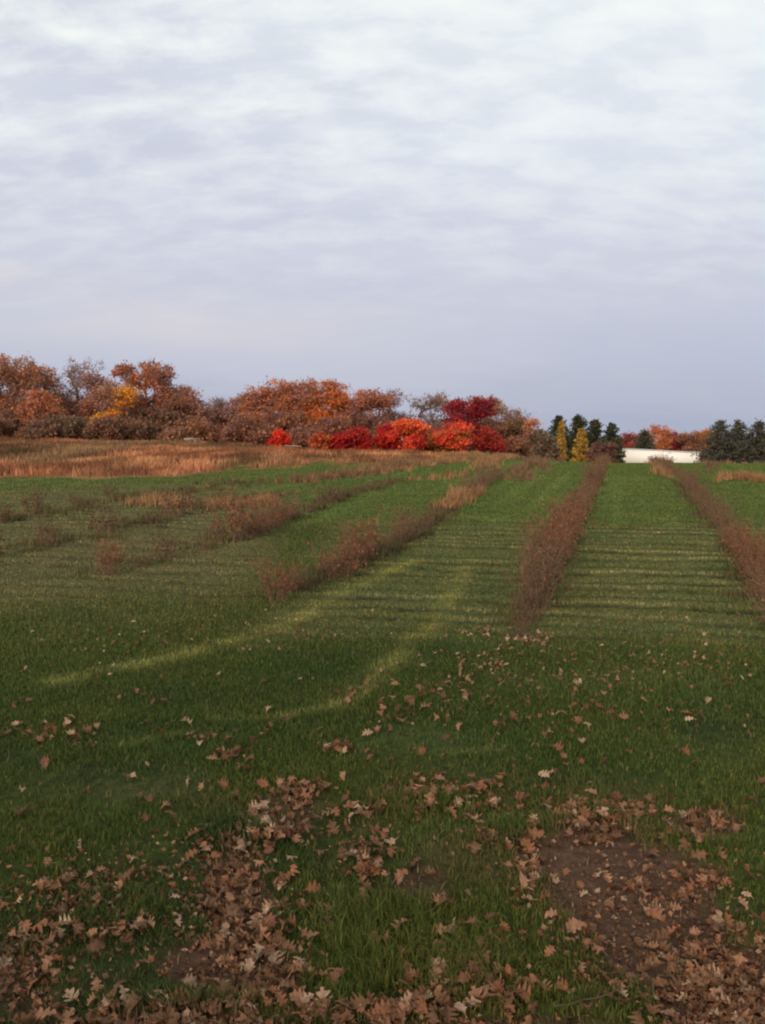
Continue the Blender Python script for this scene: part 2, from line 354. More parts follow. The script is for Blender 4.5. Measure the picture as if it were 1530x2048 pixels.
# ------------------------------------------------------------------ tubes, trees
class Mesh:
    def __init__(s): s.V, s.F, s.S, s.n, s.C = [], [], [], 0, []
    def tube(s, a, b, ra, rb, k=4):
        a = np.asarray(a, float); b = np.asarray(b, float); d = b - a; L = np.linalg.norm(d)
        if L < 1e-6: return
        d = d / L; h = np.array([1, 0, 0]) if abs(d[0]) < .8 else np.array([0, 1, 0]); p = np.cross(d, h); p /= np.linalg.norm(p); q = np.cross(d, p)
        for i in range(k):
            t = 2 * math.pi * i / k; o = p * math.cos(t) + q * math.sin(t); s.V.append(a + o * ra); s.V.append(b + o * rb)
        for i in range(k):
            j = (i + 1) % k; s.F += [s.n + 2 * i, s.n + 2 * j, s.n + 2 * j + 1, s.n + 2 * i + 1]; s.S.append(4)
        s.n += 2 * k
    def box(s, lo, hi):
        x0, y0, z0 = lo; x1, y1, z1 = hi
        s.V += [np.array(v, float) for v in ((x0, y0, z0), (x1, y0, z0), (x1, y1, z0), (x0, y1, z0), (x0, y0, z1), (x1, y0, z1), (x1, y1, z1), (x0, y1, z1))]
        for f in ((0, 3, 2, 1), (4, 5, 6, 7), (0, 1, 5, 4), (1, 2, 6, 5), (2, 3, 7, 6), (3, 0, 4, 7)): s.F += [s.n + k for k in f]; s.S.append(4)
        s.n += 8
    def disc_tube(s, c, r0, r1, w, k=20):       # ring or disc about the y axis
        rings = [(r0, -w), (r1, -w), (r1, w), (r0, w)]; b = s.n
        for i in range(k):
            t = 2 * math.pi * i / k
            for r, yy in rings: s.V.append(np.array(c) + np.array([math.cos(t) * r, yy, math.sin(t) * r]))
        for i in range(k):
            j = (i + 1) % k
            for m in range(4): s.F += [b + 4 * i + m, b + 4 * i + (m + 1) % 4, b + 4 * j + (m + 1) % 4, b + 4 * j + m]; s.S.append(4)
        s.n += 4 * k
    def make(s, name, mat, cols=None): return mesh_np(name, np.array(s.V), s.F, s.S, cols, mat)

def leafcards(r, P, size, col):
    """small bent leaf sprays at points P"""
    n = len(P); u = r.normal(size=(n, 3)); u /= np.linalg.norm(u, axis=1)[:, None]; w = r.normal(size=(n, 3)); w = np.cross(u, w); w /= np.linalg.norm(w, axis=1)[:, None]
    s = (size * (.6 + .8 * r.random(n)))[:, None]; s2 = s * (.45 + .4 * r.random(n))[:, None]; nn = np.cross(u, w) * s * .25
    V = np.stack([P - u * s, P + w * s2 + nn, P + u * s, P - w * s2 + nn], 1)
    F_ = (np.arange(n) * 4)[:, None] + np.array([[0, 1, 2, 3]]); return V.reshape(-1, 3), F_.ravel(), np.full(n, 4), np.repeat(col, 4, 0)

def broadleaf(seed, h, w, cb=.25, nodes=150, leaves=20, size=.135, cols=((.3, .12, .05),), spread=.55, twigs=4, dens_top=1.0, bare_low=0.0, flat=1.0, trunks=1, patch=None):
    r = np.random.default_rng(seed); nodes = int(nodes * 1.25); leaves = leaves * 1.9; spread *= 1.12; twigs += 2; cb = cb * .7
    K = max(5, int(7 + w)); lobes = []
    for i in range(K):
        t = cb + (1 - cb) * (.18 + .70 * r.random()); mid = cb + (1 - cb) * .5
        rad = w / 2 * math.sqrt(max(.05, 1 - ((t - mid) / ((1 - cb) * .55)) ** 2)); a = 2 * math.pi * (i * .618 + r.random() * .2)
        lr = (.15 + .16 * r.random()) * w; q = max(0, rad - lr * .6) * (.45 + .65 * r.random()); lobes.append((math.cos(a) * q, math.sin(a) * q, t * h, lr, r.random()))
    lobes.append((0, 0, h - .22 * w * flat, .24 * w, r.random()))
    P = []; lob = []
    while len(P) < nodes:
        L = lobes[r.integers(len(lobes))]; v = r.normal(size=3); v /= np.linalg.norm(v); p = np.array(L[:3]) + v * L[3] * r.random() ** .45 * np.array([1, 1, .8 * flat])
        if cb * h * .8 < p[2] < h and math.hypot(p[0], p[1]) < w * .54: P.append(p); lob.append(L[4])
    P = np.array(P); lob = np.array(lob)
    # grow a branch net from the trunk to every node
    T = []; par = []
    base_pts = []
    for k in range(trunks):
        ox = (k - (trunks - 1) / 2) * .5; prev = -1; top = (cb + .45 * (1 - cb)) * h
        for j in range(6):
            q = j / 5; T.append(np.array([ox * (1 + q) + r.normal() * .10 * q, r.normal() * .10 * q, top * q - .2 * (j == 0)])); par.append(prev); prev = len(T) - 1
    cen = np.array([0, 0, cb * h]); order = np.argsort(np.linalg.norm(P - cen, axis=1)); idn = []
    Ta = [t for t in T]
    for o in order:
        p = P[o]; A = np.array(Ta); dv = p - A; dist = np.linalg.norm(dv, axis=1) + np.where(dv[:, 2] < 0, 1.6 * -dv[:, 2], 0) + (A[:, 2] < cb * h * .6) * 4
        j = int(np.argmin(dist)); m = (A[j] + p) / 2 + r.normal(size=3) * .06 * dist[j]; Ta.append(m); par.append(j); Ta.append(p); par.append(len(Ta) - 2); idn.append(len(Ta) - 1)
    A = np.array(Ta); cnt = np.ones(len(A))
    for i in range(len(A) - 1, -1, -1):
        if par[i] >= 0: cnt[par[i]] += cnt[i]
    rad = np.minimum(.013 * cnt ** .52, .030 * h)
    mb = Mesh()
    for i in range(len(A)):
        if par[i] >= 0: mb.tube(A[par[i]], A[i], rad[i] * 1.15 if cnt[par[i]] > cnt[i] * 1.6 else rad[par[i]], rad[i], 6 if rad[i] > .06 else 3)
    tips = []
    for i in idn:
        d0 = A[i] - A[par[i]]; d0 /= np.linalg.norm(d0) + 1e-9
        for k in range(twigs):
            d = d0 * .8 + r.normal(size=3) * .6 + np.array([0, 0, .35]); d /= np.linalg.norm(d); q = A[i] + d * (.35 + .55 * r.random()) * spread * 1.7; mb.tube(A[i], q, .011, .004, 3); tips.append(q)
    trunk = mb.make('trunk', M_BARK)
    # leaves
    C0 = np.array(cols); pts, cc = [], []
    for n_, i in enumerate(idn):
        t = A[i][2] / h; keep = 1 - bare_low * (1 - t); keep *= (dens_top if t > .72 else 1); m = r.poisson(leaves * keep)
        if m == 0: continue
        l = lob[order[n_]]; ci = C0[min(len(C0) - 1, int((l * .75 + r.random() * .25) * len(C0)))]
        pts.append(A[i] + r.normal(size=(m, 3)) * spread * np.array([.55, .55, .38]))
        cc.append(ci * (.76 + .48 * r.random((m, 1))) * (.72 + .56 * r.random()))
    if patch:
        for (px, pz, pr, pc, cnt_) in patch:
            m = cnt_; v = r.normal(size=(m, 3)) * np.array([pr, pr * 1.0, pr * .55]) * .55; pts.append(np.array([px, -w * .30, pz * h]) + v); cc.append(np.array(pc) * (.7 + .6 * r.random((m, 1))))
    P2 = np.concatenate(pts); V, F_, S_, C_ = leafcards(r, P2, size, np.concatenate(cc)); crown = mesh_np('crown', V, F_, S_, np.clip(C_, 0, .95), M_FOL)
    return trunk, crown

def conifer(seed, h, w, cols, dens=1.0, size=.15, taper=.8):
    r = np.random.default_rng(seed); mb = Mesh(); mb.tube((0, 0, -.2), (0, 0, h * .97), .022 * h, .02, 7); pts = []; cc = []; C0 = np.array(cols)
    z = .04 * h
    while z < h * .985:
        t = z / h; R = w / 2 * min(1, (1 - t) ** taper * 1.12 + .03) * (.85 + .25 * r.random()); n = 5 + int(4 * (1 - t))
        a0 = r.random() * 6.28
        for k in range(n):
            a = a0 + 6.28 * k / n + r.normal() * .2; L = R * (.58 + .60 * r.random()); d = np.array([math.cos(a), math.sin(a), .10 + .35 * t]); e = np.array([0, 0, z]) + d * L; mb.tube((0, 0, z), e, .012 + .02 * (1 - t), .006, 3)
            m = int((10 + 34 * L / (w / 2)) * dens); q = r.random(m) ** .6; p = np.array([0, 0, z]) + d * (L * q)[:, None] + r.normal(size=(m, 3)) * np.array([.17, .17, .13]) * (w / 5) ** .7
            ci = C0[r.integers(len(C0))]; pts.append(p); cc.append(ci * (.55 + .9 * r.random((m, 1))))
        z += h * .040 * (.8 + .4 * r.random())
    V, F_, S_, C_ = leafcards(r, np.concatenate(pts), size, np.concatenate(cc)); return mb.make('trunk', M_BARK), mesh_np('crown', V, F_, S_, C_, M_FOL)

def stand(name, u, top, y, width_px, builder, label, cat, group=None, **kw):
    """a tree of its own at column u, y metres away, as tall as its top reads from the road"""
    x = float(slope(u, 845)[0] * y); z = float(terrain(x, y, False)); zt = H + float(slope(u, top)[1]) * y; h = max(.6, zt - z); w = width_px / 1859 * y * (1.18 if builder is broadleaf else 1.15)
    seed = int(u * 7 + top * 3 + y)
    e = empty(name, (x, y, z - .02)); tr, cr = builder(seed, h, w, **kw); obj('trunk', tr, e); obj('crown', cr, e); tag(e, label, cat, group); return e

RUST = ((.56, .205, .095), (.46, .18, .10), (.62, .23, .10)); BROWN = ((.36, .17, .09), (.42, .19, .095), (.29, .15, .09)); MAUVE = ((.40, .185, .135), (.32, .165, .125), (.45, .195, .13))
ORANGE = ((.74, .21, .05), (.66, .18, .05), (.56, .20, .07)); GOLD = ((.84, .36, .045), (.76, .29, .04)); CRIM = ((.34, .035, .045), (.27, .035, .045), (.40, .04, .045)); RED = ((.66, .045, .028), (.52, .035, .028), (.78, .06, .03))
FLAME = ((.92, .17, .06), (.86, .11, .05), (.74, .07, .04)); DKGRN = ((.075, .085, .040), (.10, .10, .05), (.06, .065, .036)); YEL = ((.50, .29, .06), (.40, .24, .06))
B = broadleaf
T_ = 'trees of the left tree line'
trees = [
 ('oak_tree', 15, 712, 112, 150, dict(cols=RUST + BROWN, leaves=17, nodes=230, cb=.2), 'tall ragged orange-brown tree at the left edge of the tree line'),
 ('oak_tree', 92, 728, 120, 130, dict(cols=BROWN + RUST[:1], leaves=15, nodes=210, cb=.18), 'tall brown half-bare tree beside the orange-brown one at the left edge'),
 ('bare_tree', 157, 712, 124, 105, dict(cols=MAUVE, leaves=2.2, nodes=220, twigs=8, cb=.2), 'tall nearly bare grey tree standing above the brown ones at left'),
 ('oak_tree', 205, 742, 118, 105, dict(cols=MAUVE + RUST[1:2], leaves=15, nodes=190, cb=.2), 'pinkish brown tree between the bare grey tree and the yellow-leaved one'),
 ('maple_tree', 95, 782, 108, 85, dict(cols=RUST[:2] + BROWN[1:2], leaves=18, nodes=130, cb=.15), 'lower rust-orange tree in front of the tall brown ones at left'),
 ('maple_tree', 240, 760, 108, 92, dict(cols=BROWN[:2], leaves=6, nodes=130, twigs=5, cb=.2, patch=[(1.3, .78, 1.2, GOLD[0], 520), (.9, .62, .9, GOLD[1], 260), (-1.6, .36, 1.2, GOLD[0], 420), (-.2, .46, .8, GOLD[1], 200), (-2.2, .24, .7, GOLD[0], 120)]), 'sparse tree with bright golden yellow leaf patches in the left tree line'),
 ('oak_tree', 298, 724, 114, 122, dict(cols=RUST + MAUVE[:1], leaves=24, nodes=260, cb=.12), 'broad domed rust-red tree right of the golden yellow patches'),
 ('oak_tree', 378, 776, 114, 112, dict(cols=MAUVE + BROWN[:1], leaves=20, nodes=190, cb=.12), 'rounded dark mauve-brown tree sloping down to the gap in the tree line'),
 ('bare_tree', 442, 794, 128, 60, dict(cols=MAUVE, leaves=3, nodes=120, twigs=7, cb=.2), 'small bare tree in the low gap of the tree line'),
 ('oak_tree', 487, 792, 124, 52, dict(cols=MAUVE, leaves=8, nodes=110, twigs=6, cb=.25), 'slim sparse mauve-brown tree at the left of the big rust group'),
 ('oak_tree', 462, 815, 118, 80, dict(cols=MAUVE, leaves=14, nodes=110, cb=.1), 'low mauve-brown tree filling the gap below the bare one'),
 ('oak_tree', 533, 778, 114, 108, dict(cols=RUST + MAUVE[:2], leaves=16, nodes=190, cb=.18), 'rust tree at the left end of the big domed group'),
 ('oak_tree', 592, 764, 116, 150, dict(cols=RUST + MAUVE[:1], leaves=17, nodes=250, cb=.2), 'wide rust-mauve tree in the middle of the big domed group'),
 ('maple_tree', 655, 763, 114, 88, dict(cols=ORANGE + RUST[:1], leaves=20, nodes=190, cb=.28, bare_low=.5, patch=[(-.8, .50, 1.5, ORANGE[0], 360), (.4, .40, 1.1, (.82, .24, .045), 420)]), 'bright orange tree at the top of the big domed group, with an orange lower tier'),
 ('oak_tree', 722, 771, 114, 112, dict(cols=RUST[:2] + MAUVE[:1], leaves=17, nodes=200, cb=.18), 'rust-brown tree right of the bright orange one, above the crimson shrubs'),
 ('oak_tree', 782, 782, 120, 64, dict(cols=MAUVE, leaves=7, nodes=150, twigs=7, cb=.2), 'sparse brown tree at the right end of the big domed group'),
 ('bare_tree', 862, 785, 128, 86, dict(cols=((.36, .20, .13), (.30, .19, .13)), leaves=4, nodes=200, twigs=8, cb=.15), 'pale tan bare tree behind the two brightest red trees'),
 ('maple_tree', 934, 798, 106, 112, dict(cols=CRIM, leaves=27, nodes=230, cb=.1), 'large dark crimson domed tree'),
 ('bare_tree', 968, 793, 124, 86, dict(cols=((.42, .25, .12), (.38, .19, .10)), leaves=9, nodes=170, twigs=6, cb=.25), 'tan and gold sparse tree rising behind the dark crimson one'),
 ('bare_tree', 1025, 817, 124, 70, dict(cols=MAUVE, leaves=4, nodes=120, twigs=7, cb=.2), 'mauve bare tree right of the dark crimson one'),
 ('oak_tree', 1008, 842, 104, 68, dict(cols=((.26, .12, .07), (.24, .14, .07)), leaves=24, nodes=130, cb=.05), 'rounded brown tree right of the dark crimson one'),
 ('maple_tree', 1056, 835, 112, 44, dict(cols=((.62, .28, .15), (.55, .22, .12)), leaves=12, nodes=90, cb=.15), 'small peach-orange tree beside the rounded brown one'),
 ('maple_tree', 557, 862, 96, 32, dict(cols=RED, leaves=26, nodes=60, cb=.12, spread=.35), 'small round scarlet tree standing alone before the domed group'),
 ('maple_tree', 641, 868, 97, 28, dict(cols=((.60, .16, .05), (.5, .1, .04)), leaves=22, nodes=45, cb=.05, spread=.35), 'small orange-red tree left of the crimson shrubs'),
 ('maple_tree', 682, 865, 98, 56, dict(cols=CRIM[2:] + RED[1:2], leaves=24, nodes=90, cb=.03, spread=.4), 'broad low crimson tree, first of the red row'),
 ('maple_tree', 722, 861, 98, 46, dict(cols=((.42, .04, .035), (.5, .04, .03)), leaves=24, nodes=80, cb=.03, spread=.4), 'crimson tree second in the red row, under the rust-brown tree'),
 ('maple_tree', 776, 850, 98, 36, dict(cols=RED[:2], leaves=22, nodes=70, cb=.03, spread=.4), 'narrow red tree just left of the brightest orange-red one'),
 ('maple_tree', 816, 838, 94, 62, dict(cols=FLAME, leaves=22, nodes=130, cb=.06, spread=.45, trunks=2), 'brightest orange-red tree, in the middle of the red row'),
 ('maple_tree', 856, 868, 97, 42, dict(cols=RED[:2], leaves=24, nodes=70, cb=.03, spread=.4), 'low red tree between the two brightest ones'),
 ('maple_tree', 902, 847, 94, 66, dict(cols=FLAME + ((.50, .20, .06), (.42, .18, .06)), leaves=27, nodes=150, cb=.04, spread=.45), 'conical orange and red tree in front of the dark crimson dome'),
 ('maple_tree', 974, 861, 96, 52, dict(cols=((.38, .04, .035), (.44, .05, .035)), leaves=25, nodes=90, cb=.03, spread=.4), 'crimson-red tree in front of the right of the crimson dome'),
 ('maple_tree', 1054, 866, 106, 36, dict(cols=((.55, .07, .04), (.5, .1, .05)), leaves=20, nodes=60, cb=.05, spread=.35), 'small red tree under the peach-orange one'),
 ('maple_tree', 1316, 849, 185, 52, dict(cols=((.66, .24, .09), (.58, .18, .08)), leaves=20, nodes=110, cb=.15), 'orange domed tree beyond the white trailer'),
 ('maple_tree', 1263, 866, 190, 50, dict(cols=((.40, .09, .06), (.33, .09, .06)), leaves=20, nodes=100, cb=.08), 'red-brown tree beyond the left end of the white trailer'),
 ('maple_tree', 1346, 862, 188, 56, dict(cols=((.33, .06, .06), (.42, .06, .05)), leaves=20, nodes=110, cb=.08), 'maroon tree beyond the middle of the white trailer'),
 ('oak_tree', 1382, 866, 184, 50, dict(cols=BROWN, leaves=20, nodes=100, cb=.08), 'brown tree beyond the right part of the white trailer'),
 ('maple_tree', 1408, 856, 186, 54, dict(cols=((.62, .27, .06), (.55, .22, .06)), leaves=20, nodes=110, cb=.12), 'orange-yellow tree left of the big right-hand spruces'),
 ('shrub', 1088, 864, 92, 66, dict(cols=((.22, .145, .09), (.18, .13, .08)), leaves=22, nodes=130, cb=.03, spread=.45, trunks=3), 'grey-brown shrub left of the yellow larches'),
 ('shrub', 1205, 884, 88, 56, dict(cols=((.17, .085, .065), (.2, .1, .07)), leaves=18, nodes=80, cb=.03, spread=.4, trunks=3), 'dark brown shrub in front of the pines left of the white trailer'),
]
for (nm, u, top, y, wpx, kw, lab) in trees:
    stand(nm, u, top, y, wpx, B, lab, 'shrub' if nm == 'shrub' else 'tree', None, **kw)
for (nm, u, top, y, wpx, cols, dens, tp, lab) in [
 ('pine_tree', 1117, 833, 118, 62, DKGRN, 1.1, .72, 'dark green pine left of the row of four, behind the slim yellow larch'),
 ('pine_tree', 1156, 830, 116, 64, DKGRN, 1.1, .72, 'tallest dark green pine of the four near the yellow larches'),
 ('pine_tree', 1190, 838, 118, 62, DKGRN, 1.1, .72, 'dark green pine right of the tallest one'),
 ('pine_tree', 1223, 846, 120, 58, DKGRN, 1.1, .72, 'dark green pine next to the left end of the white trailer'),
 ('larch_tree', 1123, 840, 100, 20, YEL, .8, .7, 'slim yellow larch in front of the leftmost pine'),
 ('larch_tree', 1164, 856, 90, 34, YEL, 1.0, .8, 'short broad yellow larch at the far end of a planted row'),
 ('pine_tree', 1290, 862, 176, 46, ((.085, .10, .055), (.10, .09, .055)), .8, .5, 'small dull green pine beyond the white trailer'),
 ('spruce_tree', 1442, 841, 128, 92, ((.10, .10, .070), (.13, .115, .085)), 1.3, .8, 'large dark spruce right of the white trailer'),
 ('spruce_tree', 1477, 842, 130, 88, ((.10, .10, .070), (.13, .115, .085)), 1.3, .8, 'large dark spruce, middle one of the three right of the trailer'),
 ('spruce_tree', 1519, 842, 127, 84, ((.09, .10, .065), (.12, .11, .08)), 1.3, .8, 'large dark spruce at the right edge of the view')]:
    stand(nm, u, top, y, wpx, conifer, lab, 'conifer', None, cols=cols, dens=dens, taper=tp)
# the oaks that dropped the foreground leaves stand behind the viewer and shade the near grass
for (x, y, h, w, sd) in [(-6.5, -8.5, 8.2, 9.0, 31), (5.5, -9.5, 9.0, 9.5, 32)]:
    e = empty('oak_tree', (x, y, float(terrain(x, y)) - .02)); tr, cr = broadleaf(sd, h, w, cb=.26, nodes=90, leaves=3, size=.14, cols=BROWN); obj('trunk', tr, e); obj('crown', cr, e)
    tag(e, 'brown oak behind the viewer at the near field edge' + (', the lower of two' if h < 8.5 else ', the taller of two'), 'tree')
# low brush under the tree line
hz = [(-20, 835, 75), (30, 845, 70), (75, 838, 64), (128, 842, 70), (170, 848, 60), (215, 850, 56), (262, 842, 62), (318, 838, 66), (352, 852, 60), (398, 846, 70), (440, 848, 64), (488, 846, 66), (520, 850, 60), (575, 846, 70), (618, 850, 60), (668, 850, 56), (742, 850, 64), (800, 852, 54), (842, 846, 50), (950, 868, 44), (1030, 868, 44)]
BL = ['under the tree line just past the left edge', 'below the orange-brown tree at the left edge', 'below the left side of the tall brown half-bare tree', 'below the right side of the tall brown half-bare tree', 'under the nearly bare grey tree',
      'below and left of the lowest golden yellow patch', 'directly under the golden yellow leaf patches', 'under the left half of the domed rust-red tree', 'under the right half of the domed rust-red tree', 'above the pale fallen branches',
      'in the low gap of the tree line', 'under the slim sparse mauve tree', 'just left of the lone scarlet tree', 'just right of the lone scarlet tree', 'behind the small orange-red tree', 'behind the first broad crimson tree', 'behind the gap between the crimson and the narrow red tree',
      'behind the narrow red tree', 'under the pale tan bare tree', 'between the conical orange-red tree and its crimson neighbour', 'at the foot of the rounded brown tree']
for i, (u, top, w) in enumerate(hz):
    dark = ((.25, .125, .08), (.32, .15, .08), (.19, .12, .07)) if u < 380 else ((.36, .15, .085), (.29, .12, .08), (.38, .17, .08))
    stand('brush_shrub', u, top + [4, -22, 10, -8, 16, -14][i % 6], [104, 109, 102][i % 3], w * 1.15, B, 'low dull brown brush ' + BL[i], 'shrub', 'brush under the tree line', cols=dark, leaves=13, nodes=80, cb=.02, spread=.6, trunks=3, size=.17, twigs=7)
# distant woodland seen over and beside the trailer
def far_wood():
    r = np.random.default_rng(5); pts, cc = [], []
    for k in range(150):
        u = r.uniform(-500, 2400); y = r.uniform(210, 260); x = float(slope(u, 845)[0] * y); z = float(terrain(x, y, False)); w = r.uniform(5, 9); h = (H + float(slope(u, r.uniform(868, 878))[1]) * y) - z
        c = np.array([(.3, .12, .08), (.24, .12, .08), (.34, .14, .07), (.12, .11, .07)][r.integers(4)]); m = 420; v = r.normal(size=(m, 3)); v /= np.linalg.norm(v, axis=1)[:, None]; v *= (r.random(m) ** .4)[:, None]
        pts.append(np.array([x, y, z + h * .5]) + v * np.array([w / 2, w / 2, h * .5])); cc.append(c * (.6 + .8 * r.random((m, 1))))
    V, F_, S_, C_ = leafcards(r, np.concatenate(pts), .32, np.concatenate(cc)); tag(obj('far_woodland', mesh_np('far_woodland', V, F_, S_, C_, M_FOL)), 'far-off brown and red woods low on the horizon beyond the trailer', 'woods', kind='stuff')
far_wood()
def near_wood():
    r = np.random.default_rng(6); pts, cc = [], []
    for k in range(260):
        u = r.uniform(-420, 1090); y = r.uniform(124, 150); x = float(slope(u, 845)[0] * y); z = float(terrain(x, y, False)); w = r.uniform(3, 7)
        tb = np.interp(u, [-400, 150, 330, 410, 450, 500, 760, 830, 900, 1000, 1090], [775, 780, 790, 815, 845, 838, 812, 845, 830, 850, 872])
        h = (H + float(slope(u, tb + r.uniform(-6, 34))[1]) * y) - z
        c = np.array([(.40, .18, .12), (.33, .16, .11), (.44, .19, .11), (.26, .14, .10)][r.integers(4)]); m = 300; v = r.normal(size=(m, 3)); v /= np.linalg.norm(v, axis=1)[:, None]; v *= (r.random(m) ** .5)[:, None]
        pts.append(np.array([x, y, z + h * .5]) + v * np.array([w / 2, w / 2, h * .52])); cc.append(c * (.6 + .8 * r.random((m, 1))))
    V, F_, S_, C_ = leafcards(r, np.concatenate(pts), .20, np.concatenate(cc)); tag(obj('woodland', mesh_np('woodland', V, F_, S_, C_, M_FOL)), 'dim mauve-brown thicket of woods seen through the gaps behind the tree line', 'woods', kind='stuff')
near_wood()

# ------------------------------------------------------------------ planted rows of canes
def cane_bush(seed, red, dark=False):
    r = np.random.default_rng(seed); m = Mesh(); P = []; 
    for k in range(26):
        a = r.random() * 6.28; rr = .17 * r.random() ** .5; p = np.array([math.cos(a) * rr, math.sin(a) * rr, -.03]); d = np.array([math.cos(a) * .30, math.sin(a) * .30, 1.0]) + r.normal(size=3) * .16
        L = .30 + .42 * r.random(); seg = 4; rad = .0055
        for j in range(seg):
            q = p + d / np.linalg.norm(d) * L / seg; m.tube(p, q, rad * (1 - j * .2), rad * (.8 - j * .2), 3)
            if j:
                for t in range(2):
                    e = p + (q - p) * r.random(); dd = r.normal(size=3) + np.array([0, 0, .6]); f = e + dd / np.linalg.norm(dd) * (.06 + .12 * r.random()); m.tube(e, f, .003, .0015, 3); P += [f, (e + f) / 2]
            d = d + r.normal(size=3) * .16 + np.array([math.cos(a), math.sin(a), -.25]) * .13; p = q
    canes = m.make('canes', M_CANE); P = np.array(P); P = P[r.random(len(P)) < (.85 if red else .6)]; P = np.repeat(P, 2, 0) + r.normal(size=(len(P) * 2, 3)) * .03
    c = np.array([(.26, .10, .05), (.20, .09, .048), (.28, .125, .06)] if red else [(.22, .115, .06), (.16, .095, .05), (.26, .12, .065), (.12, .10, .04)])[r.integers(3 if red else 4, size=len(P))] * (.5 if dark else 1.0) * (.6 + .8 * r.random((len(P), 1)))
    V, F_, S_, C_ = leafcards(r, P, .019, c); return canes, mesh_np('foliage', V, F_, S_, C_, M_FOL)
ARCH = {False: [cane_bush(s, False) for s in range(100, 106)], True: [cane_bush(s, True) for s in range(200, 204)], 'dark': [cane_bush(s, False, True) for s in range(300, 304)]}
def bush(x, y, s, sz, red, label, group):
    c, f = ARCH[red][random.randrange(len(ARCH[red]))]
    e = empty('cane_bush', (x, y, float(terrain(x, y)))); e.rotation_euler[2] = random.random() * 6.28; e.scale = (s, s, sz)
    obj('canes', c, e); obj('foliage', f, e); tag(e, label, 'bush', group)
random.seed(3)
cnt = {}
CLUMPS = {'C': [(536, 622, 1.25, True), (655, 742, 1.35, True), (760, 785, .8, False), (795, 868, 1.0, False), (872, 925, .9, False), (930, 1000, 1.5, False)],
  'D': [(218, 252, 1.15, True), (278, 302, 1.0, False), (328, 352, .9, False), (395, 440, .7, False), (458, 580, 1.75, True), (636, 702, 1.3, False), (702, 800, .6, False)]}
rows = [
 ('A', [(1045, 1268), (1090, 1160), (1130, 1070), (1168, 1000), (1197, 955), (1213, 920)], .46, .60, (.2,), 'brown cane bush in the row running to the pines', 'bushes in the row running to the pines'),
 ('B', [(1660, 1400), (1545, 1210), (1480, 1110), (1440, 1055), (1400, 1000), (1372, 968), (1330, 935), (1306, 917)], .58, .60, (.1,), 'brown cane bush in the row running to the white trailer', 'bushes in the row running to the trailer'),
 ('C', [(545, 1205), (600, 1185), (690, 1150), (790, 1095), (870, 1040), (910, 1010), (965, 972), (1000, 950)], .62, .74, (.2,), 'reddish cane bush in the broken row starting left of the yellow track', 'bushes in the broken row left of the yellow track'),
 ('D', [(232, 1150), (290, 1135), (345, 1115), (440, 1090), (520, 1065), (575, 1040), (650, 1010), (700, 992), (790, 965)], .62, .74, (.35,), 'low brown bush in the second row left of the yellow track', 'bushes in the second row left of the yellow track'),
 ('E', [(-160, 1150), (35, 1106), (105, 1092), (150, 1078), (240, 1060), (310, 1044), (450, 1000)], 1.35, .85, (.1,), 'small isolated brown bush in the third row on the left', 'scattered bushes of the third row on the left'),
 ('F', [(-100, 1062), (0, 1050), (40, 1036), (75, 1028), (110, 1022), (260, 990)], 1.6, .85, (.1,), 'small brown bush of the farthest left row, before the tall dry meadow', 'bushes of the farthest left row')]
for (rid, pts, step, sc, (pr,), lab, grp) in rows:
    P = poly_world(pts); seg = np.hypot(*(P[1:] - P[:-1]).T); cum = np.concatenate([[0], np.cumsum(seg)]); s = 0
    while s < cum[-1]:
        x = np.interp(s, cum, P[:, 0]) + random.gauss(0, .06); y = np.interp(s, cum, P[:, 1]); k = sc * random.uniform(.6, 1.25) * (.62 + .75 * float(vn(s * .55, ord(rid), 88))); red = random.random() < pr
        u, v = frame(x, y)
        gap = False
        if rid in CLUMPS:
            hit = [c for c in CLUMPS[rid] if c[0] <= u <= c[1]]
            if hit: k *= hit[0][2] * .78; red = hit[0][3]
            else: gap = random.random() < .72; k *= .5; red = False
        if rid in 'AB': k *= 1.12; red = float(vn(s * .4, ord(rid), 89)) > (.60 if rid == 'A' else .75)
        if rid == 'A' and s < 1.6: k *= .55 + .25 * s
        q = s / cum[-1]
        ORD = ['first', 'second', 'third', 'fourth', 'fifth', 'sixth', 'seventh', 'eighth', 'ninth', 'tenth', 'eleventh', 'twelfth']
        if rid in 'AB': seg_ = ['near stretch', 'middle stretch', 'far stretch'][int(q > .3) + int(q > .65)]; L_, G_ = lab.replace('in the row', f'in the {seg_} of the row'), grp + ', ' + seg_
        else: L_, G_ = (lab if rid != 'C' else lab.replace('reddish', 'reddish' if red else 'dull brown')), grp + (', reddish' if rid == 'C' and red else '')
        if rid in 'AB' and red: L_, G_ = L_.replace('brown', 'reddish'), G_ + ', reddish'
        if rid in 'EF':
            k *= .9; red = 'dark'; 
            cnt[rid] = cnt.get(rid, 0) + 1; L_ = ORD[min(11, cnt[rid] - 1)] + (' small brown bush from the left in the third row on the left' if rid == 'E' else ' small brown bush from the left in the farthest left row')
        if rid in 'CD':
            hit = [i_ for i_, c_ in enumerate(CLUMPS[rid]) if c_[0] <= u <= c_[1]]
            rn = 'row beside the yellow track' if rid == 'C' else 'second row left of the track'
            L_, G_ = (f'{"reddish" if red else "brown"} twiggy bush in the {ORD[hit[0]]} clump along the {rn}', f'{ORD[hit[0]]} bush clump of the {rn}') if hit else (f'tiny brown sprig between the bush clumps of the {rn}', f'sprigs of the {rn}')
        if rid in 'AB' and s == 0: L_, G_ = L_.replace('in the near stretch of', 'at the very near end of'), None
        if rid == 'D' and not red and random.random() < .6: red = 'dark'
        if not gap: bush(float(x), float(y), k * (1 + max(0, y - 20) * .012), k * random.uniform(1.0, 1.6), red, L_, G_)
        s += step * random.uniform(.8, 1.25) * (1 + max(0, y - 14) * .035)

